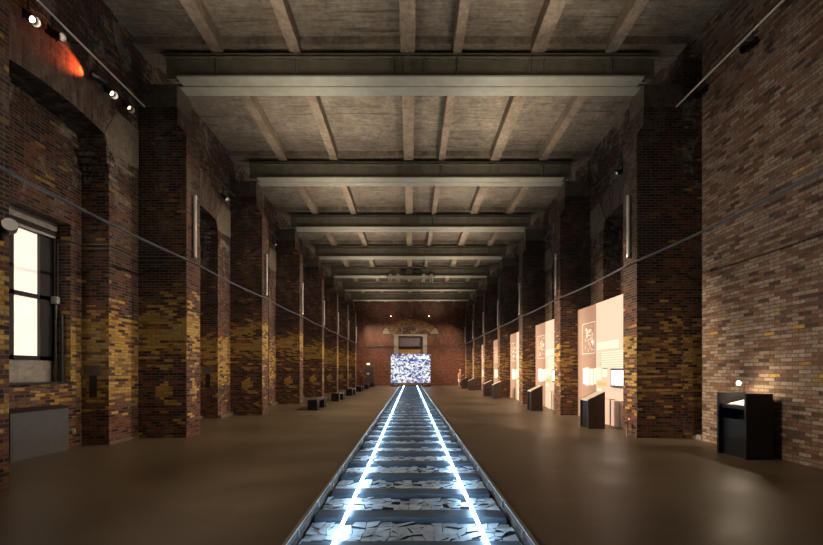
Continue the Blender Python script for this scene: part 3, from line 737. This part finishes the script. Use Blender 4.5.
# ------------------------------------------------------------------ podiums
def make_podium():
    r = thing('podium', (0, 0, 0), '', 'podium', 'sloped podiums before the info walls')
    w, d = .50, .56
    side = [(0, 0), (w, 0), (w, 1.09), (0, .85)]
    for y in (0, d-.035):
        build('side_panel', MB().prism_y(side, y, y+.035), M['podium'], r, bevel=.004)
    build('body', MB().prism_y([(.05, .0), (w-.005, 0), (w-.005, 1.04), (.05, .82)], .036, d-.036), M['anthracite'], r)
    build('reading_board', MB().prism_y([(.0, .815), (w-.0, 1.055), (w-.0, 1.083), (.0, .843)], .036, d-.036), M['podium_top'], r)
    return r
podx = [(5.22, 11.76), (5.12, 17.0), (5.08, 24.5), (4.96, 26.7), (5.15, 35.2), (5.02, 38.9)]
desc = ['nearest dark sloped podium before the first bright info wall', 'second dark sloped podium, before the second info wall', 'third podium, first of the close pair in mid-hall',
        'fourth podium, farther one of the close pair in mid-hall', 'fifth podium, the one before the last', 'farthest podium, with the person reading beside it']
pd = make_podium()
allp = [pd]+[copy_tree(pd) for _ in podx[1:]]
for o, (x, y), l in zip(allp, podx, desc):
    o.location = (x, y, 0); o['label'] = l

# ------------------------------------------------------------------ benches
def make_bench():
    r = thing('bench', (0, 0, 0), '', 'bench', 'black benches along the left side')
    build('seat', MB().box(-.21, .21, 0, 1.95, .38, .45), M['black'], r, bevel=.008)
    build('seat_pad', MB().box(-.19, .19, .42, 1.9, .45, .458), plain('grey_bench_top', (.16, .15, .145), .25), r)
    build('leg', MB().box(-.21, .21, 0, .42, 0, .38), M['black'], r, bevel=.005)
    build('leg', MB().box(-.21, .21, 1.35, 1.95, 0, .38), M['black'], r, bevel=.005)
    return r
bn = make_bench()
allb = [bn]+[copy_tree(bn) for _ in range(5)]
for i, o in enumerate(allb):
    o.location = (-4.22, 17.2+5.15*i, 0)
    o['label'] = 'low black bench on the left, %s in the row' % ('nearest' if i == 0 else ordinal(i+1))

# ------------------------------------------------------------------ kiosk on the right
t = thing('reading_kiosk', (6.7, 7.98, 0), 'black reading kiosk with a lit tray against the right brick wall', 'kiosk')
build('side_panel', MB().box(6.41, 6.93, 7.64, 7.69, 0, 1.265), M['anthracite'], t, bevel=.005)
build('side_panel', MB().box(6.37, 6.93, 8.27, 8.32, 0, 1.265), M['anthracite'], t, bevel=.005)
build('back_panel', MB().box(6.90, 6.95, 7.69, 8.27, 0, 1.25), M['anthracite'], t)
build('front_panel', MB().box(6.47, 6.50, 7.69, 8.27, 0, .74), M['anthracite'], t)
build('shelf_lip', MB().box(6.44, 6.90, 7.69, 8.27, .95, 1.02), M['anthracite'], t, bevel=.004)
build('shelf_back', MB().box(6.78, 6.8, 7.69, 8.27, .70, .95), M['black'], t)
build('tray', MB().prism_y([(6.52, 1.022), (6.89, 1.022), (6.89, 1.12), (6.52, 1.035)], 7.72, 8.22), M['tray'], t)
t = thing('reading_lamp', (6.88, 8.14, 1.25), 'small bright lamp on a thin stalk above the reading kiosk', 'lamp')
build('stalk', MB().tube([(6.92, 8.30, 1.25), (6.92, 8.30, 1.36), (6.92, 8.29, 1.43), (6.80, 8.26, 1.455)], .008, 6), M['black'], t)
build('lamp_head', MB().cyl((6.84, 8.27, 1.455), (6.76, 8.24, 1.452), .02, .03, 12), M['chrome'], t)
build('bulb', MB().cyl((6.76, 8.24, 1.448), (6.745, 8.235, 1.448),   .042, .034, 12), emit('bulb_glow', (1, .86, .68), 120), t)
l = bpy.data.lights.new('bulb_light', 'POINT'); l.energy = 20; l.color = (1, .76, .5); l.shadow_soft_size = .02
o = bpy.data.objects.new('bulb_light', l); COL.objects.link(o); o.parent = t; o.location = Vector((6.72, 8.21, 1.42))-off_of(t)

# ------------------------------------------------------------------ end wall: door, exit sign, lamps
d = struct('door_1', MB().box(-5.38, -4.30, END-.05, END-.005, .02, 2.18), M['door'])
build('door_frame', MB().box(-5.50, -5.38, END-.08, END-.005, 0, 2.3).box(-4.30, -4.18, END-.08, END-.005, 0, 2.3).box(-5.50, -4.18, END-.08, END-.005, 2.18, 2.30), M['door_frame'], d)
build('leaf_edge', MB().box(-4.62, -4.60, END-.056, END-.05, .03, 2.16), M['black'], d)
build('door_sign', MB().box(-5.08, -4.78, END-.06, END-.05, 1.27, 1.49), M['yellow'], d)
build('door_handle', MB().box(-5.30, -5.24, END-.06, END-.05, .98, 1.16).cyl((-5.27, END-.10, 1.07), (-5.14, END-.10, 1.07), .014).cyl((-5.27, END-.11, 1.07), (-5.27, END-.05, 1.07), .012), M['chrome'], d)
t = thing('exit_sign', (-4.92, END-.05, 2.45), 'small lit green and white exit sign above the dark door', 'sign')
build('housing', MB().box(-5.12, -4.72, END-.07, END, 2.40, 2.62), M['tray'], t)
build('sign_face', MB().box(-5.11, -4.73, END-.075, END-.07, 2.41, 2.61), M['exit'], t)
build('running_figure', MB().box(-5.0, -4.95, END-.08, END-.075, 2.45, 2.54).cyl((-4.97, END-.08, 2.565), (-4.97, END-.075, 2.565), .018).box(-4.95, -4.91, END-.08, END-.075, 2.50, 2.52).box(-4.96, -4.92, END-.08, END-.075, 2.44, 2.46).box(-4.85, -4.77, END-.08, END-.075, 2.43, 2.59), M['exit_white'], t)
for i, x in enumerate((-2.28, .0, 2.15)):
    t = thing('wall_lamp', (x, END-.05, 8.1), '%s of three tiny lamps high on the end wall above the arch' % ['left', 'middle', 'right'][i], 'lamp')
    build('mount', MB().box(x-.04, x+.04, END-.06, END, 8.04, 8.12), M['black'], t)
    build('bulb', MB().cyl((x, END-.12, 8.08), (x, END-.06, 8.08),   .035 if i != 1 else .02, n=10), M['lens'] if i != 1 else M['lens_soft'], t)

# ------------------------------------------------------------------ person at the far podium
def skin_body(name, verts, edges, radii, mat, parent=None, root=0, sub=2):
    me = bpy.data.meshes.new(name); T = off_of(parent)
    me.from_pydata([tuple(Vector(v)-T) for v in verts], edges, [])
    me.materials.append(mat)
    o = bpy.data.objects.new(name, me); COL.objects.link(o)
    if parent: o.parent = parent
    sk = o.modifiers.new('skin', 'SKIN'); sk.use_smooth_shade = True
    for i, r in enumerate(radii):
        r = r if isinstance(r, tuple) else (r, r)
        me.skin_vertices[0].data[i].radius = r; me.skin_vertices[0].data[i].use_root = (i == root)
    sb = o.modifiers.new('subsurf', 'SUBSURF'); sb.levels = sub; sb.render_levels = sub
    return o
px, py = 4.76, 38.95
def P(fx, sy, z): return (px+fx, py+sy, z)      # fx: forward (towards the podium, +x), sy: sideways
V = [P(0, 0, .95), P(0, 0, 1.12), P(.0, 0, 1.30), P(.03, 0, 1.45), P(.06, 0, 1.53), P(.09, 0, 1.64), P(.11, 0, 1.72)]
Rr = [(.13, .11), (.12, .10), (.15, .11), (.13, .09), .05, .085, .08]
E = [(0, 1), (1, 2), (2, 3), (3, 4), (4, 5), (5, 6)]
def addv(v, r, a):
    V.append(v); Rr.append(r); E.append((a, len(V)-1)); return len(V)-1
for sg in (-1, 1):
    h0 = addv(P(0, sg*.10, .88), .095, 0); kn = addv(P(.03*sg, sg*.11, .50), .06, h0); cf = addv(P(.03*sg-.02, sg*.11, .34), .055, kn)
    an = addv(P(.03*sg-.03, sg*.11, .09), .036, cf); addv(P(.03*sg+.12, sg*.12, .035), .032, an)
    sh_ = addv(P(.02, sg*.19, 1.42), .055, 3); el = addv(P(.06, sg*.25, 1.14), .042, sh_); wr = addv(P(.27, sg*.13, 1.20), .027, el)
    pm = addv(P(.33, sg*.11, 1.22), (.034, .018), wr)
    for j, (dy, ln) in enumerate(((-.03, .065), (-.01, .078), (.01, .082), (.03, .06))):
        f1 = addv(P(.37, sg*.11+dy, 1.225), .0095, pm); addv(P(.37+ln*.6, sg*.11+dy, 1.215), .0085, f1)
    addv(P(.345, sg*.07, 1.25), .011, pm)
pr_ = thing('person', (px, py, 0), 'person in salmon top and white shorts reading beside the farthest podium', 'person')
skin_body('body', V, E, Rr, M['skin'], pr_)
skin_body('shirt', [P(0, 0, .98), P(0, 0, 1.14), P(0, 0, 1.30), P(.03, 0, 1.44), P(.02, .2, 1.42), P(.05, .245, 1.20), P(.02, -.2, 1.42), P(.05, -.245, 1.20)],
          [(0, 1), (1, 2), (2, 3), (3, 4), (4, 5), (3, 6), (6, 7)], [(.15, .13), (.145, .125), (.17, .13), (.135, .10), .07, .062, .07, .062], M['shirt'], pr_)
skin_body('shorts', [P(0, 0, .98), P(0, 0, .90), P(0, .10, .84), P(.015, .11, .56), P(0, -.10, .84), P(-.015, -.11, .56)],
          [(0, 1), (1, 2), (2, 3), (1, 4), (4, 5)], [(.155, .135), (.15, .13), .115, .10, .115, .10], M['shorts'], pr_)
hb = bmesh.new(); bmesh.ops.create_uvsphere(hb, u_segments=16, v_segments=10, radius=.112)
for v in hb.verts:
    if v.co.x > .05 and v.co.z < .04: v.co.x = .03
me = bpy.data.meshes.new('hair'); hb.to_mesh(me); hb.free(); me.materials.append(M['hair'])
o = bpy.data.objects.new('hair', me); COL.objects.link(o); o.parent = pr_; o.location = (.075, 0, 1.715); o.scale = (1, .85, 1)
ft = MB()
for sg in (-1, 1):
    c = P(.03*sg+.04, sg*.115, 0); ft.box(c[0]-.11, c[0]+.15, c[1]-.045, c[1]+.045, 0, .075)
build_split('shoes', ft, M['shoe'], pr_, bevel=.025)
fc = MB().cyl(P(.185, 0, 1.655), P(.215, 0, 1.64), .014, .018, 8).box(px+.165, px+.185, py-.04, py-.02, 1.675, 1.688).box(px+.165, px+.185, py+.02, py+.04, 1.675, 1.688).box(px+.165, px+.182, py-.025, py+.025, 1.605, 1.613)
build('face', fc, M['skin'], pr_)
pr_.scale = (1.06, 1.12, 1.04)
o = build('leaflet', MB().prism_y([(px+.36, 1.20), (px+.37, 1.20), (px+.44, 1.40), (px+.43, 1.40)], py-.12, py+.12), M['paper'])
tag(o, 'small salmon leaflet held by the person at the farthest podium', 'leaflet')
